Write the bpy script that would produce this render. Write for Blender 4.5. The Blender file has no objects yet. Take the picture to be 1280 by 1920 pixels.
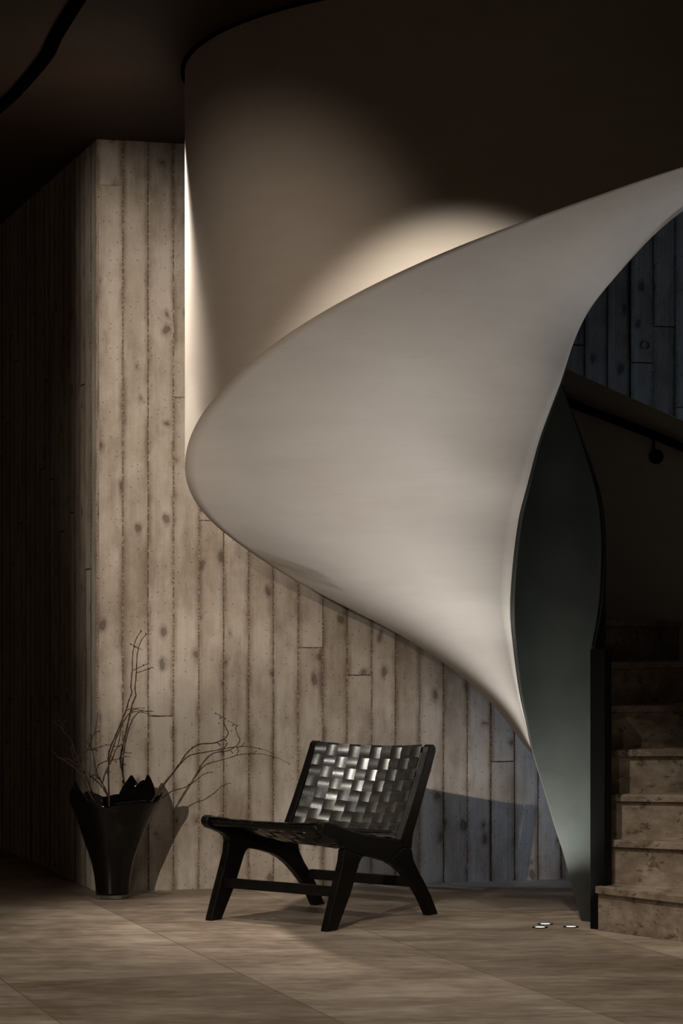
import bpy, bmesh, math, random
from mathutils import Vector, Matrix
random.seed(7)
sc = bpy.context.scene
COL = sc.collection
PI = math.pi
R = math.radians
# ------------------------------------------------------------------ survey of the place (camera 4500 px focal, eye height 1.23 m)
F, EYE, HZ = 4500.0, 1.23, 1190.0
def at(px, py, Y):
    return Vector(((px-640)/F*Y, Y, EYE-(py-HZ)/F*Y))
CEIL = 3.60
CX, CY = .925, 10.17          # centre of the stair drum
RO = 1.585                    # outer radius of the drum
IX, IY, RI = .915, 10.17, .20 # the small inner well

# ------------------------------------------------------------------ helpers
def link(o, parent=None):
    COL.objects.link(o)
    if parent is not None: o.parent = parent
    return o
def mesh_obj(name, bm, mat, parent=None, smooth=False, bevel=0, seg=2, auto=None):
    bmesh.ops.recalc_face_normals(bm, faces=bm.faces) if len(bm.faces) else None
    me = bpy.data.meshes.new(name); bm.to_mesh(me); bm.free()
    if smooth:
        for p in me.polygons: p.use_smooth = True
    o = bpy.data.objects.new(name, me)
    if mat: me.materials.append(mat)
    link(o, parent)
    if bevel:
        b = o.modifiers.new('bevel', 'BEVEL'); b.width = bevel; b.segments = seg; b.limit_method = 'ANGLE'; b.angle_limit = R(35)
    if auto is not None:
        for e in me.edges: pass
        me.set_sharp_from_angle(angle=R(auto))
    return o
def tag(o, label=None, cat=None, group=None, kind=None):
    if label: o['label'] = label
    if cat: o['category'] = cat
    if group: o['group'] = group
    if kind: o['kind'] = kind
    return o
def empty(name, loc, label, cat, group=None, rot=0):
    o = bpy.data.objects.new(name, None); link(o); o.empty_display_size = .1
    o.location = loc; o.rotation_euler = (0, 0, rot)
    return tag(o, label, cat, group)
def box(bm, a, b):
    vs = [bm.verts.new((x, y, z)) for x in (a[0], b[0]) for y in (a[1], b[1]) for z in (a[2], b[2])]
    for f in ((0,1,3,2),(4,6,7,5),(0,4,5,1),(2,3,7,6),(0,2,6,4),(1,5,7,3)): bm.faces.new([vs[i] for i in f])
    return vs
def grid(bm, rows, closed=False):
    vr = [[bm.verts.new(p) for p in r] for r in rows]
    for i in range(len(vr)-1):
        n = len(vr[i])
        for j in range(n if closed else n-1):
            bm.faces.new((vr[i][j], vr[i][(j+1) % n], vr[i+1][(j+1) % n], vr[i+1][j]))
    return vr
def tube(bm, pts, rad, n=8, cap=True):
    pts = [Vector(p) for p in pts]
    rads = rad if isinstance(rad, (list, tuple)) else [rad]*len(pts)
    up = Vector((0.3, 0.2, 1)).normalized(); rings = []
    prev = None
    for i, p in enumerate(pts):
        t = (pts[min(i+1, len(pts)-1)]-pts[max(i-1, 0)]).normalized()
        if prev is None:
            a = t.cross(up)
            if a.length < 1e-3: a = t.cross(Vector((1, 0, 0)))
        else:
            a = prev-t*prev.dot(t)
        a.normalize(); prev = a; b = t.cross(a)
        rings.append([p+(a*math.cos(2*PI*k/n)+b*math.sin(2*PI*k/n))*rads[i] for k in range(n)])
    vr = grid(bm, rings, True)
    if cap:
        bm.faces.new(vr[0]); bm.faces.new(vr[-1])
def pchip(xs, ys):
    n = len(xs); h = [xs[i+1]-xs[i] for i in range(n-1)]; d = [(ys[i+1]-ys[i])/h[i] for i in range(n-1)]
    m = [d[0]]+[0]*(n-2)+[d[-1]]
    for i in range(1, n-1):
        m[i] = 0 if d[i-1]*d[i] <= 0 else (h[i-1]+h[i])*3/((2*h[i]+h[i-1])/d[i-1]+(h[i]+2*h[i-1])/d[i])
    def f(x):
        x = max(xs[0], min(xs[-1], x)); i = 0
        while i < n-2 and x > xs[i+1]: i += 1
        t = (x-xs[i])/h[i]
        return ((1+2*t)*(1-t)**2)*ys[i]+t*(1-t)**2*h[i]*m[i]+t*t*(3-2*t)*ys[i+1]+t*t*(t-1)*h[i]*m[i+1]
    return f
def catmull(pts, n=5):
    P = [Vector(p) for p in pts]; out = []
    for i in range(len(P)-1):
        a = P[max(i-1, 0)]; b = P[i]; c = P[i+1]; d = P[min(i+2, len(P)-1)]
        for k in range(n):
            t = k/n
            out.append(.5*((2*b)+(c-a)*t+(2*a-5*b+4*c-d)*t*t+(3*b-a-3*c+d)*t**3))
    out.append(P[-1]); return out

# ------------------------------------------------------------------ materials
class NT:
    def __init__(s, name):
        s.m = bpy.data.materials.new(name); s.m.use_nodes = True; s.t = s.m.node_tree
        s.b = s.t.nodes['Principled BSDF']
    def n(s, typ, **kw):
        nd = s.t.nodes.new('ShaderNode'+typ)
        for k, v in kw.items():
            if k in nd.inputs: nd.inputs[k].default_value = v
            else: setattr(nd, k, v)
        return nd
    def l(s, a, b): s.t.links.new(a, b)
    def math(s, op, a, b=None, c=None):
        nd = s.n('Math', operation=op)
        for i, v in enumerate((a, b, c)):
            if v is None: continue
            if isinstance(v, (int, float)): nd.inputs[i].default_value = v
            else: s.l(v, nd.inputs[i])
        return nd.outputs[0]
    def coords(s, scale=(1,1,1), rot=(0,0,0), loc=(0,0,0), kind='Object'):
        tc = s.n('TexCoord'); mp = s.n('Mapping')
        mp.inputs['Scale'].default_value = scale; mp.inputs['Rotation'].default_value = rot; mp.inputs['Location'].default_value = loc
        s.l(tc.outputs[kind], mp.inputs[0]); return mp.outputs[0]
    def noise(s, vec, scale, detail=4, rough=.55):
        nd = s.n('TexNoise'); nd.inputs['Scale'].default_value = scale; nd.inputs['Detail'].default_value = detail; nd.inputs['Roughness'].default_value = rough
        s.l(vec, nd.inputs['Vector']); return nd.outputs['Fac']
    def ramp(s, fac, stops, interp='LINEAR'):
        nd = s.n('ValToRGB'); cr = nd.color_ramp; cr.interpolation = interp
        while len(cr.elements) > 1: cr.elements.remove(cr.elements[-1])
        for i, (p, c) in enumerate(stops):
            e = cr.elements[0] if i == 0 else cr.elements.new(p)
            e.position = p; e.color = (c, c, c, 1) if isinstance(c, (int, float)) else (*c, 1)
        s.l(fac, nd.inputs[0]); return nd.outputs[0]
    def mix(s, fac, a, b, blend='MIX'):
        nd = s.n('Mix', data_type='RGBA', blend_type=blend)
        for sock, v in ((nd.inputs[0], fac), (nd.inputs[6], a), (nd.inputs[7], b)):
            if isinstance(v, (int, float)): sock.default_value = v if sock is nd.inputs[0] else (v, v, v, 1)
            elif isinstance(v, tuple): sock.default_value = (*v, 1)
            else: s.l(v, sock)
        return nd.outputs[2]
    def bump(s, h, strength=.3, dist=.01):
        nd = s.n('Bump'); nd.inputs['Strength'].default_value = strength; nd.inputs['Distance'].default_value = dist
        s.l(h, nd.inputs['Height']); s.l(nd.outputs[0], s.b.inputs['Normal'])
    def base(s, v):
        if isinstance(v, tuple): s.b.inputs['Base Color'].default_value = (*v, 1)
        else: s.l(v, s.b.inputs['Base Color'])
    def rough(s, v):
        if isinstance(v, (int, float)): s.b.inputs['Roughness'].default_value = v
        else: s.l(v, s.b.inputs['Roughness'])

def board_concrete():
    s = NT('board_formed_concrete')
    at_ = s.n('Attribute', attribute_name='tone')
    sep = s.n('SeparateColor'); s.l(at_.outputs['Color'], sep.inputs[0])
    tone, joint = sep.outputs[0], sep.outputs[1]
    obj = s.coords()
    # shift texture per board
    comb = s.n('CombineXYZ'); s.l(s.math('MULTIPLY', sep.outputs[2], 37.0), comb.inputs[2]); s.l(s.math('MULTIPLY', sep.outputs[2], 11.0), comb.inputs[0])
    va = s.n('VectorMath', operation='ADD'); s.l(obj, va.inputs[0]); s.l(comb.outputs[0], va.inputs[1])
    mp = s.n('Mapping'); mp.inputs['Scale'].default_value = (26, 26, 1.1); s.l(va.outputs[0], mp.inputs[0])
    grain = s.noise(mp.outputs[0], 3.2, 5, .6)
    mp2 = s.n('Mapping'); mp2.inputs['Scale'].default_value = (4.5, 4.5, 1.4); s.l(va.outputs[0], mp2.inputs[0])
    blot = s.noise(mp2.outputs[0], 1.6, 5, .6)
    big = s.noise(obj, 1.1, 3, .5)
    fine = s.noise(obj, 90, 3, .7)
    mott = s.noise(obj, 7.0, 6, .65)
    f = s.math('ADD', s.math('ADD', s.math('MULTIPLY', grain, .09), s.math('MULTIPLY', mott, .34)), s.math('MULTIPLY', blot, .42))
    sx = s.n('SeparateXYZ'); s.l(obj, sx.inputs[0])
    fr = s.math('FRACT', s.math('DIVIDE', sx.outputs[0], .1235)); dj = s.math('MINIMUM', fr, s.math('SUBTRACT', 1.0, fr))
    mpj = s.n('Mapping'); mpj.inputs['Scale'].default_value = (1.2, 1.2, 1.0); s.l(va.outputs[0], mpj.inputs[0])
    seam = s.math('MULTIPLY', s.ramp(dj, [(0.0, 1.0), (.24, 0.0)], 'EASE'), s.ramp(s.noise(mpj.outputs[0], 3.0, 4, .6), [(.36, 0.0), (.62, 1.0)]))
    f = s.math('SUBTRACT', f, s.math('MULTIPLY', seam, .24))
    f = s.math('ADD', f, s.math('ADD', s.math('MULTIPLY', tone, .11), .17))
    f = s.math('ADD', f, s.math('MULTIPLY', big, .25))
    f = s.math('ADD', f, s.math('MULTIPLY', fine, .10))
    c = s.ramp(f, [(.50, (.12,.095,.07)), (.66, (.22,.185,.145)), (.77, (.33,.29,.24)), (.88, (.42,.385,.335)), (1.0, (.47,.44,.395))])
    # broad damp stains
    mps = s.n('Mapping'); mps.inputs['Scale'].default_value = (3.2, 3.2, 1.1); s.l(obj, mps.inputs[0])
    stn = s.ramp(s.noise(mps.outputs[0], 1.5, 7, .62), [(.50, 0.0), (.66, .62)])
    c = s.mix(stn, c, (.155,.115,.078))
    # knots
    mpk = s.n('Mapping'); mpk.inputs['Scale'].default_value = (8.3, 8.3, 5.6); s.l(va.outputs[0], mpk.inputs[0])
    wob = s.n('TexNoise'); wob.inputs['Scale'].default_value = 2.5; s.l(mpk.outputs[0], wob.inputs['Vector'])
    ws = s.n('VectorMath', operation='SCALE'); ws.inputs['Scale'].default_value = .35; s.l(wob.outputs['Color'], ws.inputs[0])
    wa = s.n('VectorMath', operation='ADD'); s.l(mpk.outputs[0], wa.inputs[0]); s.l(ws.outputs[0], wa.inputs[1])
    kx = s.n('SeparateXYZ'); s.l(wa.outputs[0], kx.inputs[0]); kc = s.n('CombineXYZ'); s.l(kx.outputs[0], kc.inputs[0]); s.l(kx.outputs[2], kc.inputs[1])
    vor = s.n('TexVoronoi', feature='F1', voronoi_dimensions='2D'); vor.inputs['Scale'].default_value = 1.0; vor.inputs['Randomness'].default_value = .9; s.l(kc.outputs[0], vor.inputs['Vector'])
    vs = s.n('SeparateColor'); s.l(vor.outputs['Color'], vs.inputs[0])
    kr = s.math('ADD', .02, s.math('MULTIPLY', vs.outputs[1], .10))
    gate = s.math('GREATER_THAN', vs.outputs[0], .64)
    kn = s.math('MULTIPLY', s.ramp(s.math('SUBTRACT', vor.outputs['Distance'], kr), [(.0, 1.0), (.035, 0.0)]), gate)
    halo = s.math('MULTIPLY', s.ramp(s.math('SUBTRACT', vor.outputs['Distance'], kr), [(.0, .45), (.16, 0.0)]), gate)
    c = s.mix(s.math('MAXIMUM', s.math('MULTIPLY', kn, .72), halo), c, (.055,.036,.024))
    # tiny air holes
    hc = s.n('CombineXYZ'); s.l(sx.outputs[0], hc.inputs[0]); s.l(sx.outputs[2], hc.inputs[1])
    ho = s.n('TexVoronoi', feature='F1', voronoi_dimensions='2D'); ho.inputs['Scale'].default_value = 30; s.l(hc.outputs[0], ho.inputs['Vector'])
    hs = s.n('SeparateColor'); s.l(ho.outputs['Color'], hs.inputs[0])
    hole = s.math('MULTIPLY', s.ramp(ho.outputs['Distance'], [(.05, 1.0), (.12, 0.0)]), s.math('GREATER_THAN', hs.outputs[0], .80))
    c = s.mix(s.math('MULTIPLY', hole, .6), c, (.05,.035,.025))
    # joints: dark with pale crumbs
    jn = s.noise(obj, 130, 2, .6)
    jc = s.ramp(jn, [(.50, (.11,.08,.055)), (.60, (.40,.35,.28))])
    c = s.mix(s.math('MULTIPLY', joint, .85), c, jc)
    s.base(c); s.rough(.82)
    h = s.math('ADD', s.math('MULTIPLY', grain, .5), s.math('MULTIPLY', fine, .35))
    h = s.math('SUBTRACT', h, s.math('MULTIPLY', hole, .8)); h = s.math('SUBTRACT', h, s.math('MULTIPLY', kn, .4))
    s.bump(h, .45, .006)
    return s.m

def travertine(name, tiles=False):
    s = NT(name)
    obj = s.coords(rot=(0,0,0)) if tiles else s.coords()
    v = s.n('Mapping'); s.l(obj, v.inputs[0])
    v.inputs['Scale'].default_value = (1.0, 1.9, 1) if tiles else (1, 1, 1.6)
    if tiles: v.inputs['Rotation'].default_value = (0, 0, R(-4))
    n1 = s.noise(v.outputs[0], 1.7 if tiles else 5.0, 7, .62)
    n2 = s.noise(v.outputs[0], 9 if tiles else 16, 6, .65)
    f = s.math('ADD', s.math('MULTIPLY', n1, .62), s.math('MULTIPLY', n2, .38))
    if tiles:
        # tile grid follows the direction of the left wall
        mp = s.n('Mapping'); mp.vector_type = 'POINT'
        mp.inputs['Rotation'].default_value = (0, 0, -(PI/2+math.atan2(.318, .948)))
        s.l(obj, mp.inputs[0])
        mp2 = s.n('Mapping'); mp2.inputs['Location'].default_value = (.35, GRID_OFF, 0); s.l(mp.outputs[0], mp2.inputs[0])
        br = s.n('TexBrick'); s.l(mp2.outputs[0], br.inputs['Vector'])
        br.offset = .5; br.inputs['Color1'].default_value = (0,0,0,1); br.inputs['Color2'].default_value = (1,1,1,1); br.inputs['Mortar'].default_value = (.5,.5,.5,1)
        br.inputs['Scale'].default_value = 1; br.inputs['Mortar Size'].default_value = .0035; br.inputs['Mortar Smooth'].default_value = .3
        br.inputs['Brick Width'].default_value = 2.5; br.inputs['Row Height'].default_value = .848
        sep = s.n('SeparateColor'); s.l(br.outputs['Color'], sep.inputs[0])
        f = s.math('ADD', f, s.math('MULTIPLY', s.math('SUBTRACT', sep.outputs[0], .5), .13))
    c = s.ramp(f, [(.34, (.13,.10,.074)), (.47, (.225,.18,.14)), (.57, (.33,.28,.225)), (.70, (.46,.405,.34))])
    # pale flecks lying along the bedding
    mpf = s.n('Mapping'); mpf.inputs['Scale'].default_value = (5, 30, 1) if tiles else (14, 14, 22); s.l(obj, mpf.inputs[0])
    fl = s.noise(mpf.outputs[0], 1.3, 3, .6)
    c = s.mix(s.ramp(fl, [(.62, 0.0), (.72, .45)]), c, (.50,.44,.36))
    # open pores
    mpp = s.n('Mapping'); mpp.inputs['Scale'].default_value = (3, 9, 1) if tiles else (6, 6, 9); s.l(obj, mpp.inputs[0])
    po = s.noise(mpp.outputs[0], 2.2, 8, .72)
    pm = s.ramp(po, [(.27, 1.0), (.33, 0.0)]) if tiles else s.ramp(po, [(.405, 1.0), (.42, 0.0)])
    c = s.mix(s.math('MULTIPLY', pm, .55 if tiles else .75), c, (.075,.05,.032))
    if tiles:
        c = s.mix(s.math('MULTIPLY', br.outputs['Fac'], .65), c, (.07,.05,.035))
        s.rough(s.ramp(n2, [(.3, .42), (.7, .62)]))
        s.b.inputs['Specular IOR Level'].default_value = .35
        s.bump(s.math('SUBTRACT', s.math('MULTIPLY', n2, .15), s.math('MULTIPLY', br.outputs['Fac'], 1.0)), .25, .003)
    else:
        s.rough(.55); s.bump(s.math('SUBTRACT', s.math('MULTIPLY', n2, .2), pm), .35, .004)
    s.base(c)
    return s.m

def plaster():
    s = NT('polished_plaster')
    obj = s.coords()
    n1 = s.noise(obj, 1.3, 5, .55); n2 = s.noise(obj, 260, 2, .6)
    v = s.n('Mapping'); v.inputs['Scale'].default_value = (2.2, 2.2, 14); v.inputs['Rotation'].default_value = (0, R(12), 0); s.l(obj, v.inputs[0])
    n3 = s.noise(v.outputs[0], 1.5, 6, .6)
    f = s.math('ADD', s.math('MULTIPLY', n1, .65), s.math('MULTIPLY', n3, .35))
    c = s.ramp(f, [(.30, (.53,.48,.425)), (.50, (.585,.54,.485)), (.70, (.63,.59,.54))])
    # trowel scratches
    v2 = s.n('Mapping'); v2.inputs['Scale'].default_value = (1.2, 1.2, 22); v2.inputs['Rotation'].default_value = (R(6), R(-9), 0); s.l(obj, v2.inputs[0])
    sc_ = s.noise(v2.outputs[0], 3.1, 3, .5)
    c = s.mix(s.ramp(sc_, [(.655, 0.0), (.67, .30), (.685, 0.0)]), c, (.40,.35,.30))
    s.base(c); s.rough(.62); s.b.inputs['Specular IOR Level'].default_value = .25
    s.bump(s.math('ADD', s.math('MULTIPLY', n2, .5), s.math('MULTIPLY', n3, .4)), .08, .004)
    return s.m

def simple(name, col, rough=.5, metal=0, coat=0, noise=None, spec=.5, bumpv=0):
    s = NT(name)
    if noise:
        sc_, amt = noise
        n = s.noise(s.coords(), sc_, 4, .6)
        c2 = tuple(min(1, x*(1+amt)) for x in col); c1 = tuple(x*(1-amt) for x in col)
        s.base(s.ramp(n, [(.3, c1), (.7, c2)]))
        if bumpv: s.bump(n, bumpv, .003)
    else: s.base(col)
    s.rough(rough); s.b.inputs['Metallic'].default_value = metal; s.b.inputs['Coat Weight'].default_value = coat
    s.b.inputs['Specular IOR Level'].default_value = spec
    return s.m

def leather():
    s = NT('black_leather')
    obj = s.coords()
    n = s.noise(obj, 14, 5, .65); g = s.noise(obj, 420, 2, .6)
    cr = s.noise(obj, 45, 6, .7)
    s.base(s.ramp(n, [(.35, (.006,.0055,.0045)), (.7, (.018,.016,.013))]))
    s.rough(s.ramp(cr, [(.3, .25), (.7, .31)])); s.b.inputs['Specular IOR Level'].default_value = .75
    s.bump(s.math('ADD', s.math('MULTIPLY', g, .3), cr), .07, .0015)
    return s.m
def black_wood():
    s = NT('black_stained_wood')
    v = s.coords(scale=(3, 3, 18)); n = s.noise(v, 6, 5, .6)
    s.base(s.ramp(n, [(.3, (.0028,.0024,.0021)), (.7, (.006,.0052,.0045))])); s.rough(.34); s.b.inputs['Specular IOR Level'].default_value = .14
    s.bump(n, .08, .001)
    return s.m
def glass_black():
    s = NT('black_glass')
    s.base((.002,.002,.002)); s.rough(.03); s.b.inputs['Specular IOR Level'].default_value = .25
    return s.m
def emit(name, col, st):
    s = NT(name); s.base((0,0,0)); s.b.inputs['Emission Color'].default_value = (*col, 1); s.b.inputs['Emission Strength'].default_value = st
    return s.m

GRID_OFF = 0.0
_n0 = 1.574
# after rotation the row axis equals -(n) ; rows start where n = 1.574 + k*.848
GRID_OFF = (_n0 % .848)
M_CONC = board_concrete()
M_FLOOR = travertine('travertine_floor', True)
M_STEP = travertine('travertine_steps', False)
M_PLAS = plaster()
M_CEIL = simple('dark_ceiling_paint', (.034,.021,.015), .75, noise=(1.5, .2), spec=.2)
M_SLOT = simple('black_ceiling_channel', (.002,.002,.002), 1.0, spec=0)
M_STEEL = simple('patinated_steel', (.034,.040,.034), .5, metal=.15, noise=(3, .25))
M_BLACKM = simple('black_steel', (.003,.003,.003), .5, spec=.15)
M_EDGE = simple('bare_steel_edge', (.20,.19,.175), .4, metal=.9)
M_WOOD = black_wood(); M_LEA = leather(); M_GLASS = glass_black()
M_TWIG = simple('dark_twig_bark', (.030,.015,.009), .8, noise=(60, .4))
M_CLEAR = simple('thick_clear_glass', (.25,.24,.23), .05); M_CLEAR.node_tree.nodes['Principled BSDF'].inputs['Transmission Weight'].default_value = .85
M_LED = emit('uplight_lens', (1, .95, .88), 2.2)
M_RING = simple('tie_hole_rim', (.36,.31,.25), .7)

# ------------------------------------------------------------------ the room
CORN = Vector((-1.168, 11.48, 0))
WD = Vector((2.32, .60, 0)).normalized()
LD = Vector((-.318, .948, 0)).normalized()
def board_wall(name, length, board_w, n_off, cuts=None, seed=1, jw=.0035, big=None):
    """local x runs along the wall, local -y faces the room"""
    rnd = random.Random(seed)
    bm = bmesh.new(); cl = bm.loops.layers.float_color.new('tone')
    def quad(pts, col):
        f = bm.faces.new([bm.verts.new(p) for p in pts])
        for l in f.loops: l[cl] = (*col, 1)
    nb = int(length/board_w)+1
    prev = -.5
    for i in range(nb):
        x0 = i*board_w; x1 = min(length, x0+board_w)
        if x1-x0 < .01: continue
        if cuts and i in cuts: zs = [0]+list(cuts[i])+[CEIL+.05]
        else:
            zs = [0]; z = rnd.uniform(.5, 3.4)
            while z < CEIL-.4: zs.append(z); z += rnd.uniform(1.6, 3.2)
            zs.append(CEIL+.05)
        for k in range(len(zs)-1):
            tone = rnd.uniform(0, 1); off = rnd.uniform(-.0035, .0035); sd = rnd.random()
            a, b = x0+jw, x1-jw; z0 = zs[k]+(.003 if k else 0); z1 = zs[k+1]-(.003 if k < len(zs)-2 else 0)
            y = off; tilt = rnd.uniform(-.0015, .0015)
            # board face in three strips so it dishes a little
            xs = [a, a+(b-a)*.33, a+(b-a)*.67, b]; ys = [y-tilt, y+.0012, y+.0012, y+tilt]
            for q in range(3):
                quad([(xs[q], ys[q], z0), (xs[q+1], ys[q+1], z0), (xs[q+1], ys[q+1], z1), (xs[q], ys[q], z1)], (tone, 0, sd))
            quad([(a, y-tilt, z0), (a, y-tilt, z1), (a, .012, z1), (a, .012, z0)], (tone, 1, sd))
            quad([(b, y+tilt, z0), (b, y+tilt, z1), (b, .012, z1), (b, .012, z0)], (tone, 1, sd))
            quad([(a, y, z1), (b, y, z1), (b, .012, z1), (a, .012, z1)], (tone, 1, sd))
            quad([(a, y, z0), (b, y, z0), (b, .012, z0), (a, .012, z0)], (tone, 1, sd))
        # joint bed, sometimes a raised fin of leaked cement
        fin = rnd.choice([.006, .004, -.001, .005])
        for q0, q1 in ((x1-jw, x1+jw),):
            quad([(q0, fin, 0), (q1, fin, 0), (q1, fin, CEIL+.05), (q0, fin, CEIL+.05)], (.3, 1, rnd.random()))
    quad([(0, .012, 0), (length, .012, 0), (length, .012, CEIL+.05), (0, .012, CEIL+.05)], (.2, 1, .3))
    # body of the wall behind the face
    T = .25
    quad([(0, T, 0), (length, T, 0), (length, T, CEIL+.05), (0, T, CEIL+.05)], (.5, 0, .1))
    quad([(0, 0, 0), (0, T, 0), (0, T, CEIL+.05), (0, 0, CEIL+.05)], (.5, 0, .1))
    quad([(length, 0, 0), (length, T, 0), (length, T, CEIL+.05), (length, 0, CEIL+.05)], (.5, 0, .1))
    me = bpy.data.meshes.new(name); bm.to_mesh(me); bm.free(); me.materials.append(M_CONC)
    o = bpy.data.objects.new(name, me); link(o); o['kind'] = 'structure'
    return o
def zat(py): return EYE-(py-HZ)/F*11.55
cuts = {0: [zat(352)], 2: [zat(1343)], 3: [zat(744)], 4: [zat(975), ], 8: [zat(1215)], 7: [zat(1600)], 16: [zat(1437)], 17: [zat(1330), zat(760)], 1: [zat(480)+.9]}
wb = board_wall('wall_back', 6.0, .1235, 0, cuts, seed=11)
wb.location = CORN; wb.rotation_euler = (0, 0, math.atan2(WD.y, WD.x))
wl = board_wall('wall_left', 5.2, .1235, 0, None, seed=5)
# runs from the far end to the corner so that its face looks left
wl.location = CORN+LD*5.2; wl.rotation_euler = (0, 0, math.atan2(-LD.y, -LD.x))

def tie_ring(px, py, r=.021):
    # point on back wall seen at this pixel
    d = Vector(((px-640)/F, 1, -(py-HZ)/F)); n = Vector((WD.y, -WD.x, 0))
    t = (CORN-Vector((0,0,EYE))).dot(n)/d.dot(n); p = Vector((0,0,EYE))+d*t
    bm = bmesh.new(); pts = []
    for k in range(29):
        a = 2*PI*k/28; pts.append(Vector((math.cos(a)*r, -.005, math.sin(a)*r*1.05)))
    tube(bm, pts, .0022, 6)
    o = mesh_obj('tie_hole_rim', bm, M_RING, wb, True)
    o.matrix_parent_inverse = Matrix.Identity(4)
    loc = wb.rotation_euler.to_matrix().inverted() @ (p-CORN); o.location = loc
    return o
tie_ring(415, 1533); tie_ring(1210, 648)

def slab(name, x0, x1, y0, y1, z0, z1, mat):
    bm = bmesh.new(); box(bm, (x0, y0, z0), (x1, y1, z1)); o = mesh_obj(name, bm, mat); o['kind'] = 'structure'; return o
slab('floor', -6, 5.2, -3, 17.5, -.1, 0, M_FLOOR)
slab('ceiling', -6, 5.2, -3, 17.5, CEIL, CEIL+.1, M_CEIL)
# ceiling channel (dark curved recess) at upper left
chan = [(-2.6, 13.0), (-1.95, 11.7), (-1.532, 10.77), (-1.232, 9.90), (-1.12, 9.455), (-.985, 8.96), (-.80, 8.3), (-.55, 7.5), (-.2, 6.6)]
bm = bmesh.new(); cp = catmull([Vector((x, y, 0)) for x, y in chan], 6); L_, R_ = [], []
for i, p in enumerate(cp):
    t = (cp[min(i+1, len(cp)-1)]-cp[max(i-1, 0)]).normalized(); nn = Vector((-t.y, t.x, 0))*.026
    L_.append(p+nn); R_.append(p-nn)
rows = [[Vector((l.x, l.y, CEIL+.001)), Vector((l.x, l.y, CEIL-.012)), Vector((r.x, r.y, CEIL-.012)), Vector((r.x, r.y, CEIL+.001))] for l, r in zip(L_, R_)]
grid(bm, rows); o = mesh_obj('trim_1', bm, M_SLOT); o['kind'] = 'structure'
# shadow-gap ring where drum meets the ceiling
bm = bmesh.new(); rows = []
for k in range(97):
    a = 2*PI*k/96; c, s_ = math.cos(a), math.sin(a)
    rows.append([Vector((CX+c*(RO-.02), CY+s_*(RO-.02), CEIL+.001)), Vector((CX+c*(RO-.02), CY+s_*(RO-.02), CEIL-.010)), Vector((CX+c*(RO+.018), CY+s_*(RO+.018), CEIL-.010)), Vector((CX+c*(RO+.018), CY+s_*(RO+.018), CEIL+.001))])
grid(bm, rows); o = mesh_obj('trim_2', bm, M_SLOT); o['kind'] = 'structure'

# unseen wall piece added as a light blocker: its free edge shades the left wall
slab('wall_blocker', -6, -3.121, 2.2, 2.4, 0, CEIL, M_CONC)
# right wall with a tall window (out of frame; the cool daylight comes through it)
bm = bmesh.new(); WX = 4.2; wy0, wy1, wz0, wz1 = 11.3, 12.7, .25, 3.3
box(bm, (WX, -3, 0), (WX+.25, wy0, CEIL)); box(bm, (WX, wy1, 0), (WX+.25, 12.86, CEIL))
box(bm, (WX, wy0, 0), (WX+.25, wy1, wz0)); box(bm, (WX, wy0, wz1), (WX+.25, wy1, CEIL))
o = mesh_obj('wall_right', bm, M_CEIL); o['kind'] = 'structure'
bm = bmesh.new()
for y in (wy0, (wy0+wy1)/2-.03, wy1-.06): box(bm, (WX+.09, y, wz0), (WX+.15, y+.06, wz1))
for z in (wz0, wz1-.06): box(bm, (WX+.09, wy0, z), (WX+.15, wy1, z+.06))
o = mesh_obj('window_1', bm, M_BLACKM); o['kind'] = 'structure'

# ------------------------------------------------------------------ the spiral staircase
stair = empty('spiral_staircase', (CX, CY, 0), 'sculptural spiral staircase with pale plaster drum, sweeping soffit and travertine steps', 'staircase')
SO = Vector((CX, CY, 0))
# lower edge of the drum: height against angle round the drum centre
Lz_f = pchip([40, 70, 90, 95, 101, 110, 120, 135, 150, 165, 180, 195, 211, 229, 251, 265, 281, 300, 320, 356],
             [0, .25, .645, .84, 1.0, 1.17, 1.307, 1.472, 1.63, 1.765, 1.90, 2.055, 2.22, 2.41, 2.628, 2.757, 2.91, 3.07, 3.21, 3.42])
# lower edge of the inner balustrade round the small well, then flaring out at the upper landing
Rk = [(50, 0), (68, .188), (77, .30), (88, .413), (101, .557), (110, .648), (119, .74), (127, .85), (138, .967), (148, 1.087), (157, 1.19), (180, 1.375), (196, 1.54), (210, 1.71), (227, 1.867), (242, 2.034), (257, 2.172), (271, 2.30), (278, 2.38), (286, 2.461)]
Rpos = [(q, Vector((IX+RI*math.cos(R(q)), IY+RI*math.sin(R(q)), z))) for q, z in Rk]
for q, x, y, Y in ((292, 1092, 602, 9.975), (300, 1112.5, 568, 9.965), (309, 1144, 530, 9.95), (316, 1171, 499, 9.94), (326, 1211, 454, 9.93), (333, 1242, 425, 9.92), (341, 1278, 396, 9.92), (366, 1400, 330, 9.96), (392, 1560, 280, 10.1)):
    Rpos.append((q, at(x, y, Y)))
qs = [r[0] for r in Rpos]; Rx, Ry, Rz = (pchip(qs, [r[1][i] for r in Rpos]) for i in range(3))
q_of = pchip([40, 90, 135, 180, 225, 251, 266, 281, 300, 356], [50, 120, 164, 202, 246, 279, 303, 335, 366, 392])
NTH = 316; TH = [40+i for i in range(NTH+1)]
LZ = [Lz_f(t) for t in TH]; RB = [Vector((Rx(q_of(t)), Ry(q_of(t)), Rz(q_of(t)))) for t in TH]
for _ in range(10):
    LZ = [LZ[0]]+[(LZ[i-1]+2*LZ[i]+LZ[i+1])/4 for i in range(1, NTH)]+[LZ[-1]]
    RB = [RB[0]]+[(RB[i-1]+2*RB[i]+RB[i+1])/4 for i in range(1, NTH)]+[RB[-1]]
NS = 30; rows = []
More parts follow.
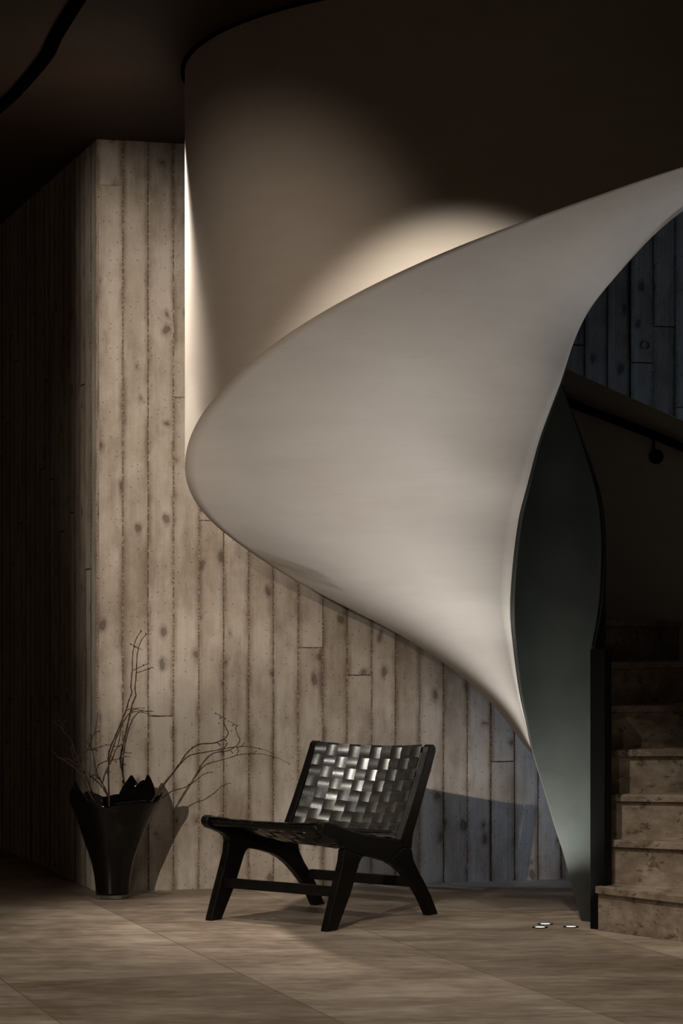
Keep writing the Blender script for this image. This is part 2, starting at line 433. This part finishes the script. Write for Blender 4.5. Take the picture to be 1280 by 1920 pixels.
for i, t in enumerate(TH):
    a = Vector((CX+RO*math.cos(R(t)), CY+RO*math.sin(R(t)), LZ[i])); rows.append([a.lerp(RB[i], j/NS)-SO for j in range(NS+1)])
bm = bmesh.new(); grid(bm, rows)
so = mesh_obj('soffit', bm, M_PLAS, stair, True)
md = so.modifiers.new('thick', 'SOLIDIFY'); md.thickness = .02; md.offset = -1
SOFFIT = so
# orient normals: underside must face the viewer/down
def face_down(o):
    me = o.data; s_ = sum((p.normal.y+p.normal.z)*p.area for p in me.polygons)
    if s_ > 0: me.flip_normals()
face_down(so)
so['label'] = 'smooth twisting pale plaster soffit'

# outer drum wall
def top_z(th): return min(CEIL-.004, max(1.12, 2.53+.0126*(th-84)))
def bot_z(th):
    if th <= 40: return 0.0
    x = min(NTH-1e-6, th-40); i = int(x); return LZ[i]+(LZ[i+1]-LZ[i])*(x-i)
def helix_wall(cx, cy, r0, r1, th0, th1, zb, zt, n, nz=8):
    """closed thick wall between two radii; rows run round the cross-section"""
    bm = bmesh.new(); rows = []
    for i in range(n+1):
        th = th0+(th1-th0)*i/n; c, s_ = math.cos(R(th)), math.sin(R(th)); b, t = zb(th), zt(th)
        row = [Vector((cx+r1*c, cy+r1*s_, b+(t-b)*k/nz))-SO for k in range(nz+1)]
        row += [Vector((cx+r0*c, cy+r0*s_, t-(t-b)*k/nz))-SO for k in range(nz+1)]
        rows.append(row)
    vr = grid(bm, rows, True); bm.faces.new(vr[0]); bm.faces.new(vr[-1]); return bm
dr = mesh_obj('outer_balustrade', helix_wall(CX, CY, RO-.05, RO, -40, 356, bot_z, top_z, 396), M_PLAS, stair, True, auto=40)
dr['label'] = 'tall curved pale plaster drum'
# inner balustrade
Rth = Rk
rb = pchip([a for a, b in Rth], [b for a, b in Rth])
def ibot(th):
    if th < Rth[0][0]: return 0.0
    if th > Rth[-1][0]: return Rth[-1][1]+(th-Rth[-1][0])*.012
    return max(0, rb(th)-.010)
it_ = pchip([-47, -20, 0, 45, 90, 130, 180, 230, 300], [1.16, 1.42, 1.66, 2.01, 2.40, 2.80, 3.25, 3.5, 3.58])
ib = mesh_obj('inner_balustrade', helix_wall(IX, IY, RI-.018, RI-.001, -44, 288, ibot, it_, 240, 10), M_STEEL, stair, True, auto=40)
ib['label'] = 'dark steel inner balustrade curling around the narrow well'
# slim bright edge trims along the bottom and top of it
def edge_line(name, zf, r, th0, th1, rad, mat, dz=0):
    bm = bmesh.new(); pts = []
    for i in range(161):
        th = th0+(th1-th0)*i/160; pts.append(Vector((IX+r*math.cos(R(th)), IY+r*math.sin(R(th)), zf(th)+dz))-SO)
    tube(bm, pts, rad, 6); return mesh_obj(name, bm, mat, stair, True)
edge_line('edge_trim', ibot, RI-.010, 50, 284, .0032, M_EDGE)
edge_line('edge_trim', it_, RI-.010, -44, 100, .0032, M_BLACKM)
# newel end
bm = bmesh.new(); a = R(-47); c, s_ = math.cos(a), math.sin(a); tx, ty = -s_, c
def np_(r, w, z): return Vector((IX+r*c+tx*w, IY+r*s_+ty*w, z))-SO
vs = [bm.verts.new(np_(r, w, z)) for r in (.182, .262) for w in (0, .045) for z in (0, 1.17)]
for f in ((0,1,3,2),(4,6,7,5),(0,4,5,1),(2,3,7,6),(0,2,6,4),(1,5,7,3)): bm.faces.new([vs[i] for i in f])
mesh_obj('newel_post', bm, M_BLACKM, stair, bevel=.002)
# black stair-side cheek that lines the inner balustrade
ck = mesh_obj('inner_cheek', helix_wall(IX, IY, RI+.0, RI+.004, -44, 105, ibot, it_, 120, 6), M_BLACKM, stair, True, auto=40)
# handrail on the inside of the drum
rail_z = pchip([20, 65, 84, 130, 175], [1.60, 2.165, 2.365, 2.85, 3.3])
bm = bmesh.new(); pts = []
for i in range(121):
    th = 20+155*i/120; r = RO-.05-.055; pts.append(Vector((CX+r*math.cos(R(th)), CY+r*math.sin(R(th)), rail_z(th)))-SO)
tube(bm, pts, .021, 12); hr = mesh_obj('handrail', bm, M_BLACKM, stair, True); hr['label'] = 'black round handrail'
for th in (30, 50, 67.2, 84.5, 102, 120, 140, 160):
    bm = bmesh.new(); r0 = RO-.05; c, s_ = math.cos(R(th)), math.sin(R(th)); z = rail_z(th)
    P = lambda r, dz: Vector((CX+r*c, CY+r*s_, z+dz))-SO
    tube(bm, [P(r0+.002, -.10), P(r0-.014, -.10)], .036, 20)
    tube(bm, catmull([P(r0-.01, -.10), P(r0-.05, -.09), P(r0-.055, -.01)], 4), .007, 8)
    mesh_obj('handrail_bracket', bm, M_BLACKM, hr, True, auto=40)

# steps
RISE = .185
def step_th(k): return -52 if k == 1 else -45+18*(k-1)
for k in range(1, 17):
    z1 = RISE*k; z0 = 0 if k < 5 else RISE*(k-1)-.05
    a0 = step_th(k); a1 = -45+18*k+(4 if k < 16 else 0)
    ri = .246 if k == 1 else .212; ro_ = RO-.052
    def wedge(bm, a0, a1, r0, r1, zb, zt, n=6):
        rows = []
        for i in range(n+1):
            th = R(a0+(a1-a0)*i/n); c, s_ = math.cos(th), math.sin(th)
            rows.append([Vector((IX-CX+r0*c, IY-CY+r0*s_, zb)), Vector((r1*c, r1*s_, zb)), Vector((r1*c, r1*s_, zt)), Vector((IX-CX+r0*c, IY-CY+r0*s_, zt))])
        vr = grid(bm, rows, True); bm.faces.new(vr[0]); bm.faces.new(vr[-1])
    bm = bmesh.new(); wedge(bm, a0, a1, ri, ro_, z0, z1-.031)
    st = mesh_obj('step', bm, M_STEP, stair)
    bm = bmesh.new()
    # tread slab: straight nosing edge carried forward of the riser
    n = 6; rows = []
    nose = .014
    for i in range(n+1):
        th = R(a0+(a1-a0)*i/n); c, s_ = math.cos(th), math.sin(th)
        off = Vector((math.sin(R(a0)), -math.cos(R(a0)), 0))*(nose if i == 0 else 0)
        r0_ = ri-.004; r1_ = ro_-.002
        rows.append([Vector((IX-CX+r0_*c, IY-CY+r0_*s_, z1-.029))+off, Vector((r1_*c, r1_*s_, z1-.029))+off, Vector((r1_*c, r1_*s_, z1))+off, Vector((IX-CX+r0_*c, IY-CY+r0_*s_, z1))+off])
    vr = grid(bm, rows, True); bm.faces.new(vr[0]); bm.faces.new(vr[-1])
    mesh_obj('tread', bm, M_STEP, st, bevel=.002)

# ------------------------------------------------------------------ floor uplights
for (x, y), lab in (((1022, 1733), 'small round floor uplight, rearmost of the three in the travertine'), ((1012, 1739), 'small round floor uplight, front left of the three in the travertine'), ((1070, 1738), 'small round floor uplight nearest the stair newel')):
    Y = F*EYE/(y-HZ); p = at(x, y, Y); u = empty('floor_uplight', (p.x, p.y, 0), lab, 'light', 'recessed uplights in the floor')
    bm = bmesh.new(); rows = []
    for k in range(33):
        a = 2*PI*k/32; c, s_ = math.cos(a), math.sin(a)
        rows.append([Vector((c*r, s_*r, z)) for r, z in ((.034, 0.0), (.033, .002), (.023, .003), (.022, .0005))])
    grid(bm, rows); mesh_obj('bezel', bm, M_BLACKM, u, True)
    bm = bmesh.new(); bmesh.ops.create_circle(bm, cap_ends=True, segments=28, radius=.0222)
    for v in bm.verts: v.co.z = .0012
    mesh_obj('lens', bm, M_LED, u)

# ------------------------------------------------------------------ the lounge chair
PU = Vector((.607, .794, 0)); PV = Vector((-.794, .607, 0))
chair = empty('lounge_chair', (-.05, 9.97, 0), 'low black wooden lounge chair with woven black leather strap seat and back', 'chair', rot=math.atan2(PU.y, PU.x))
# local x = depth (0 front, .72 back), local y = to the viewer's left, z up
CW = .63
def prism(name, poly, v0, v1, bev=.006):
    bm = bmesh.new(); a = [bm.verts.new((u, v0, z)) for u, z in poly]; b = [bm.verts.new((u, v1, z)) for u, z in poly]
    n = len(poly); bm.faces.new(a); bm.faces.new(b)
    for i in range(n): bm.faces.new((a[i], a[(i+1) % n], b[(i+1) % n], b[i]))
    return mesh_obj(name, bm, M_WOOD, chair, bevel=bev, seg=3)
Q = (.50, .312)
leg_f = [(-.04,0), (.005,.115), (.048,.22), (.074,.285), (.082,.335), (.215,.293), (.197,.283), (.182,.262), (.160,.215), (.122,.14), (.032,0)]
rail = [(.082,.335), (.078,.352), (.05,.371), (.0,.388), (-.045,.402), (-.064,.418), (-.068,.436), (-.058,.450), (-.035,.455), (.02,.441), (.09,.420), (.18,.397), (.28,.378), (.38,.361), (.478,.345), Q, (.39,.258), (.31,.279), (.24,.292), (.215,.293)]
post = [(.478,.345), (.56,.485), (.635,.622), (.682,.715), (.692,.738), (.705,.748), (.728,.748), (.742,.735), (.742,.715), (.708,.64), (.648,.518), (.60,.42), (.570,.36), (.562,.302), Q]
leg_r = [Q, (.562,.302), (.575,.255), (.610,.205), (.650,.160), (.705,.09), (.762,0), (.692,0), (.655,.055), (.615,.105), (.560,.155), (.50,.203), (.445,.235), (.39,.258)]
for v in (0, CW):
    v0, v1 = v-.019, v+.019
    prism('leg', leg_f, v0, v1); prism('seat_rail', rail, v0, v1); prism('back_post', post, v0, v1); prism('leg', leg_r, v0, v1)
def bar(name, u0, u1, z0, z1, bev=.005):
    bm = bmesh.new(); box(bm, (u0, .017, z0), (u1, CW-.017, z1)); return mesh_obj(name, bm, M_WOOD, chair, bevel=bev, seg=3)
bar('stretcher', .045, .072, .135, .178)
bar('stretcher', .640, .665, .125, .170)
def rod(name, u, z, r, sag=(0, 0), ext=0):
    bm = bmesh.new(); pts = []
    for i in range(17):
        t = i/16; w = 4*t*(1-t); pts.append((u+sag[0]*w, (.015-ext)+(CW-.03+2*ext)*t, z+sag[1]*w))
    tube(bm, pts, r, 12); return mesh_obj(name, bm, M_WOOD, chair, True)
rod('front_rail', -.035, .425, .016); rod('rear_rail', .49, .335, .013)
rod('top_rail', .712, .725, .012, (.012, -.012)); rod('lower_back_rail', .515, .372, .012, (.02, -.006))
# woven leather: two crossing strap sets over a gently sagging surface
def weave(surf, nu, nv, w_u, w_v, amp, swap=0, ends_u=(0, 1), ends_v=(0, 1), th=.0024, name='leather_strap', hook=None):
    """nu straps run along t (crossing s), nv straps run along s (crossing t)"""
    def pt(s_, t, h):
        e = 1e-3; p = surf(s_, t); a = surf(s_+e, t)-p; b = surf(s_, t+e)-p; n = a.cross(b).normalized(); return p+n*h
    for fam, cnt, other in ((0, nu, nv), (1, nv, nu)):
        for i in range(cnt):
            c = (i+.5)/cnt; hw = (w_u if fam == 0 else w_v)/2; e0, e1 = ends_u if fam == 0 else ends_v
            N = other*8+8; bm = bmesh.new(); rows = []
            for k in range(N+1):
                q = e0+(e1-e0)*k/N
                ph = math.cos(PI*(q*other-.5))*(1 if (i+swap) % 2 == 0 else -1)*(1 if fam == 0 else -1)
                h = amp*ph
                if hook and (q < 0.0 or q > 1.0) and fam == hook: h = amp+.002
                row = []
                for m in range(5):
                    d = (m/4-.5)*2*hw; crown = (1-(2*m/4-1)**2)*.0005
                    s_, t = (c+d, q) if fam == 0 else (q, c+d)
                    row.append(pt(s_, t, h+crown+th/2))
                for m in range(4, -1, -1):
                    d = (m/4-.5)*2*hw
                    s_, t = (c+d, q) if fam == 0 else (q, c+d)
                    row.append(pt(s_, t, h-th/2))
                rows.append(row)
            vr = grid(bm, rows, True); bm.faces.new(vr[0]); bm.faces.new(vr[-1])
            mesh_obj(name, bm, M_LEA, chair, True, auto=50)
# seat surface: s across (0..1 over the width), t from front to back
sr = pchip([-.2, 0, .1, .25, .45, .7, .9, 1.0, 1.1], [.415, .4475, .440, .412, .388, .368, .352, .342, .33])
def seat_surf(s_, t):
    w = max(0, 4*s_*(1-s_)); w2 = w*min(1, max(.15, t*2.2))
    return Vector((-.05+.54*t, (1-s_)*CW, sr(t)+.004-(.055*w2**.8 if w2 > 0 else 0)*(1 if 0 <= s_ <= 1 else 0)))
weave(seat_surf, 10, 9, .076, .092, .0028, 0, (0.0, 1.0), (-.028, 1.028), name='seat_strap')
# back surface: t from bottom to top
def back_surf(s_, t):
    w = max(0, 4*s_*(1-s_)); sag = .026*w+.022*4*t*(1-t)*(.4+.6*w)-.010*t
    u = .505+(.700-.505)*t; z = .372+(.735-.372)*t
    n = Vector((.88, 0, -.47))
    return Vector((u, .022+(1-s_)*(CW-.044), z))+n*sag
weave(back_surf, 10, 8, .097, .122, .0029, 1, (-.02, 1.02), (0.0, 1.0), name='back_strap')

# ------------------------------------------------------------------ the vase
VY = 11.20; VX = (211-640)/F*VY
vase = empty('vase', (VX, VY, 0), 'tall black glass vase with flared pointed rim, on the floor by the wall corner', 'vase')
vr_ = pchip([0, .04, .10, .172, .26, .349, .42, .46, .52, .60], [.078, .079, .085, .100, .130, .160, .186, .203, .212, .205])
def bump_(a, c, w):
    d = (a-c+180) % 360-180; return math.exp(-(d/w)**2)
def rim(a):
    d = lambda c, w, h: h*max(0, 1-abs((a-c+180) % 360-180)/w)**.85
    return .464+d(220, 25, .105)+d(67, 19, .112)+d(43, 15, .110)+d(3, 24, .028)+d(128, 20, .03)+.006*math.sin(R(a*5))+.004*math.sin(R(a*9+40))-.012*bump_(a, 262, 40)
def flare(a, f):  # folds that deepen towards the rim
    return 1+(.055*math.cos(R(3*(a-5)))+.035*math.cos(R(5*(a-40))))*f**2+(.10*bump_(a, 3, 22)+.03*bump_(a, 205, 25)-.05*bump_(a, 100, 30))*f**3
bm = bmesh.new(); rows = []; NA = 180; NH = 40
def vprof(a, z): return vr_(z)*flare(a, min(1, z/.46))
prof = []
for j in range(NH+1): prof.append(('o', j/NH))
for j in range(NH, 2, -1): prof.append(('i', j/NH))
rings = []
for side, f in prof:
    ring = []
    for k in range(NA):
        a = 360*k/NA; z = .02+(rim(a)-.02)*f; r = vprof(a, z)
        if side == 'i': r -= .007*(1 if f < .97 else .5)
        ring.append(Vector((r*math.cos(R(a)), r*math.sin(R(a)), z)))
    rings.append(ring)
vr = grid(bm, rings, True); bm.faces.new(vr[0]); bm.faces.new(vr[-1])
mesh_obj('vase_body', bm, M_GLASS, vase, True)
bm = bmesh.new(); tube(bm, [(0,0,0), (0,0,.004), (0,0,.018), (0,0,.0215)], [.070, .077, .080, .078], 48)
mesh_obj('vase_foot', bm, M_CLEAR, vase, True, auto=40)

# ------------------------------------------------------------------ branches
def Pb(px, py, dy): return at(px, py, VY+dy)
def branch(lines, label, depth, bud_px):
    """lines: list of (pixel polyline, r0, r1); depth(px, py) gives the offset in depth from the vase axis"""
    base = Vector((VX, VY, .03)); o = bpy.data.objects.new('branch', None); link(o); o.location = base; tag(o, label, 'branch', 'bare budding branches in the vase')
    for i, (pl, r0, r1) in enumerate(lines):
        pts = [Pb(x, y, depth(x, y)) for x, y in pl]
        if i == 0:
            pts = [Vector((VX+(pts[0].x-VX)*.10, VY+(pts[0].y-VY)*.1, .04)), (Vector((VX, VY, .12))+(pts[0]-Vector((VX, VY, pts[0].z)))*.45+Vector((0,0,.13)))]+pts
        cp = catmull(pts, 5); n = len(cp); rr = random.Random(i*7+len(pl))
        cp = [p+Vector((rr.uniform(-1,1), rr.uniform(-1,1), rr.uniform(-1,1)))*.0010 for p in cp]
        rad = [1.35*max(.0007, (r0+(r1-r0)*k/(n-1))*(1+.18*math.sin(k*1.9))) for k in range(n)]
        bm = bmesh.new(); tube(bm, [p-base for p in cp], rad, 7)
        mesh_obj('stem' if i == 0 else 'twig', bm, M_TWIG, o, True)
    for (x, y, s_) in bud_px:
        bm = bmesh.new(); bmesh.ops.create_icosphere(bm, subdivisions=2, radius=1)
        for v in bm.verts:
            v.co.z *= 1.5; v.co.x *= 1-.3*max(0, v.co.z); v.co.y *= 1-.3*max(0, v.co.z)
        bmesh.ops.scale(bm, vec=(s_, s_, s_), verts=bm.verts)
        b = mesh_obj('bud', bm, M_TWIG, o, True); b.location = Pb(x, y, depth(x, y))-base; b.rotation_euler = (random.uniform(-.8,.8), random.uniform(-.8,.8), 0)
    return o
K = .0026
branch([([(204,1500),(203.5,1436),(204,1412),(212,1390),(225,1360),(236,1332),(241,1315),(247,1299),(245.5,1289),(247.5,1257),(249,1225),(252,1208),(256,1196),(264,1184)], .0034, .0013),
        ([(203.5,1430),(207,1417),(212,1401),(222,1374),(234,1349),(243,1337),(252,1330),(262,1331),(275,1334),(288,1334.5)], .0026, .001),
        ([(236,1333),(243,1329.5),(255,1328),(270,1327.5)], .0017, .001), ([(247.5,1257),(256,1254),(268,1248),(276,1245)], .0016, .0009),
        ([(251,1211),(248,1209),(245,1208)], .0014, .001), ([(251,1211),(256,1212),(259,1214)], .001, .0008), ([(211,1400),(218,1399.5),(225,1399.5)], .0016, .001), ([(205,1415),(208,1418),(212,1420)], .0015, .001)],
       'tallest bare branch rising nearly straight up from the black vase', lambda x, y: min(.26, .0015*(1500-y)), [(264,1183,.004),(245,1208,.0035),(269,1247.5,.0038),(273,1245.5,.0025),(276,1245,.0022),(276,1334,.003),(281,1334,.002),(225,1399.5,.0026),(202,1447,.0042),(201,1450,.003),(270,1327.5,.0022),(212,1420,.0026)])
branch([([(180,1512),(165,1482),(156,1461),(147,1447),(138,1438),(131,1434),(122,1427),(113,1422),(106,1417),(98,1408)], .0032, .0012),
        ([(149,1446),(153,1431),(159,1415),(165.5,1402),(171,1388),(178,1372),(182,1352),(184,1333)], .0025, .0011),
        ([(131,1434),(138,1433),(147,1432)], .0015, .0009), ([(116,1422),(126,1423),(136,1428),(144,1436)], .0017, .0013),
        ([(177,1374),(181,1372),(185,1371)], .0014, .0009), ([(173,1383),(171,1381),(169,1378)], .0012, .0009), ([(158,1419),(162,1421),(164,1422)], .0012, .0008)],
       'lowest bare branch leaning out left from the black vase', lambda x, y: -.03-.00035*(200-x), [(185,1371,.0038),(169,1378,.0035),(113,1421,.0036),(119,1424,.003),(104,1414,.0026),(98,1408,.002),(164,1422,.0025)])
branch([([(182,1512),(172,1482),(163,1460),(155,1444),(150,1434),(144,1420),(139,1406),(136,1394),(130,1383),(121,1374),(113,1363),(104,1356),(96,1349)], .0033, .0012),
        ([(146,1424),(150,1415),(156,1410),(166,1406),(176,1404),(184,1402),(192,1399),(199,1396.5),(206,1396.5)], .0021, .0009),
        ([(119,1371),(115,1359),(110,1345),(107,1336)], .0018, .0009), ([(118,1361),(121,1354),(124,1351)], .0014, .001), ([(136,1394),(134,1405),(139,1422),(149,1440)], .0018, .0015), ([(126,1378),(122,1377),(119,1376)], .0012, .0009), ([(180,1404),(182,1407),(183,1408)], .001, .0008)],
       'middle bare branch leaning up left above the lowest one in the black vase', lambda x, y: .02-.0002*(200-x), [(124,1351,.0042),(109,1352,.003),(119,1376,.003),(86,1290,.0001),(182,1407,.0028),(190,1399,.0026),(199,1397,.0026),(176,1402,.0028),(104,1356,.003),(186,1401,.0022)][:3]+[(182,1407,.0028),(190,1399,.0026),(199,1397,.0026),(176,1402,.0028),(104,1356,.003)])
branch([([(272,1520),(286,1500),(299,1482),(316,1459),(334,1437),(347,1416),(361,1402),(376,1395),(402,1393),(419,1386),(428,1375),(424,1366),(419,1353),(423,1346)], .0034, .0014),
        ([(333,1438),(342,1428),(352,1418.5),(366,1413.5),(383,1410.5),(400,1407.5),(430,1402),(458,1399.3),(470,1400),(483,1403),(497,1406)], .0024, .0009),
        ([(300,1481),(312,1464),(322,1452),(336,1433)], .0040, .0026), ([(407,1393),(410,1395),(412,1397)], .0018, .0012), ([(419,1386),(422,1387.5),(424,1389)], .0017, .001),
        ([(421,1403),(423,1398),(425,1395)], .0016, .0014), ([(445,1401),(444.5,1404),(444,1406)], .0013, .0012), ([(449,1400.5),(454,1398),(457,1394.5)], .0016, .001),
        ([(422,1348),(416,1344),(411,1341),(404,1337.5)], .0013, .0009), ([(497,1406),(505,1410),(515,1416)], .0009, .0007)],
       'long forked bare branch reaching right from the black vase towards the chair', lambda x, y: .04+.0015*min(160, x-270), [(412,1397,.003),(424,1389,.003),(425,1394,.0035),(457,1394,.003),(486,1403.5,.0035),(404,1337.5,.003),(413,1346,.0035),(410,1356,.0028),(444,1406,.0022),(360,1404,.003),(424,1367,.003),(513,1415,.003),(509,1412,.0025),(376,1395,.003)])
branch([([(278,1520),(290,1507),(304,1496),(321,1484),(347,1476),(365,1465),(380,1453),(392,1448),(398,1448)], .0026, .0010),
        ([(352,1474),(353,1471),(354,1470)], .0015, .001)],
       'short bare branch reaching right below the long forked one', lambda x, y: .02+.0011*(x-270), [(354,1470.5,.003),(366,1465,.0028),(388,1449,.0022),(396,1448,.0022)])

# ------------------------------------------------------------------ light
def aim(o, target):
    d = Vector(target)-o.location; o.rotation_euler = d.to_track_quat('-Z', 'Y').to_euler()
def spot(name, loc, target, watts, half_deg, blend, col, rad=.06):
    l = bpy.data.lights.new(name, 'SPOT'); l.energy = watts; l.spot_size = R(2*half_deg); l.spot_blend = blend; l.color = col; l.shadow_soft_size = rad
    o = bpy.data.objects.new(name, l); link(o); o.location = loc; aim(o, target); return o
TRK = Vector((-3.5, .3, 3.3))
WARM = (1.0, .85, .72)
spot('track_spot_wall', TRK, (-1.32, 11.5, 2.2), 4000, 7.4, .8, WARM, .04)
spot('track_spot_low', TRK, (-.45, 11.3, .34), 2500, 6.1, .6, (1.0, .86, .73), .04)
spot('fill_spot_drum', Vector((-1.6, .8, 3.3)), (-.50, 9.3, 2.30), 800, 7.4, 1.0, (1.0, .80, .63), .08)  # weak fill added to brighten the drum's left front, not a real fixture
spot('downlight_drum', (.06, 7.8, 3.57), (.06, 7.8, 0), 230, 50.5, .4, (1.0, .88, .73), .03)
spot('downlight_left', (-1.00, 10.08, 3.57), (-.28, 10.20, 1.75), 330, 30, .9, (1.0, .87, .74), .03)
spot('fill_spot_floor', (-.2, 5.2, 3.57), (.75, 9.3, 0), 150, 15, 1.0, (1.0, .84, .68), .05)  # added fill that lifts the middle of the floor
spot('downlight_chair', (-1.7, 9.3, 3.57), (.35, 10.4, .15), 80, 10, .6, (1.0, .88, .74), .05)
spot('fill_spot_steps', (.95, 8.0, 3.57), (1.50, 9.75, .0), 85, 10, .8, (1.0, .84, .66), .04)  # extra spot added to brighten the lower steps
spot('track_spot_chair', (-3.8, 8.85, 3.45), (.12, 10.5, .64), 560, 5.0, .8, (1.0, .93, .82), .18)
for (x, y, pw) in ((1022, 1733, 42), (1012, 1739, 42), (1070, 1738, 30)):
    Y = F*EYE/(y-HZ); p = at(x, y, Y)
    s_ = spot('uplight_beam', (p.x, p.y, .012), (p.x-.35, p.y+.15, 3), pw, 50, 1.0, (1, .98, .96), .02)
def area(name, loc, target, w, h, watts, col):
    l = bpy.data.lights.new(name, 'AREA'); l.shape = 'RECTANGLE'; l.size = w; l.size_y = h; l.energy = watts; l.color = col
    o = bpy.data.objects.new(name, l); link(o); o.location = loc; aim(o, target); return o
area('window_daylight', (WX-.02, 12.0, 1.8), (0, 12.0, 1.6), 1.3, 2.8, 11, (.50, .70, 1.0))

spot('cool_fill_behind_stair', (2.7, 11.75, 1.25), (.75, 12.0, .40), 70, 22, 1.0, (.52, .70, 1.0), .15)  # added cool fill hidden behind the stair; no window stands there
w = bpy.data.worlds.new('world'); sc.world = w; w.use_nodes = True
w.node_tree.nodes['Background'].inputs[0].default_value = (.80, .52, .36, 1); w.node_tree.nodes['Background'].inputs[1].default_value = .030

# ------------------------------------------------------------------ camera
cam = bpy.data.cameras.new('camera'); co = bpy.data.objects.new('camera', cam); link(co)
co.location = (0, 0, EYE); co.rotation_euler = (PI/2, 0, 0)
cam.sensor_fit = 'VERTICAL'; cam.sensor_height = 36; cam.sensor_width = 24; cam.lens = 36*F/1920
cam.shift_y = (HZ-960)/1920; cam.shift_x = 0
cam.clip_start = .05; cam.clip_end = 100
sc.camera = co
sc.view_settings.view_transform = 'Standard'; sc.view_settings.look = 'None'; sc.view_settings.gamma = 1
sc.view_settings.exposure = 0; sc.view_settings.use_curve_mapping = False
sc.cycles.use_denoising = True
sc.cycles.max_bounces = 6
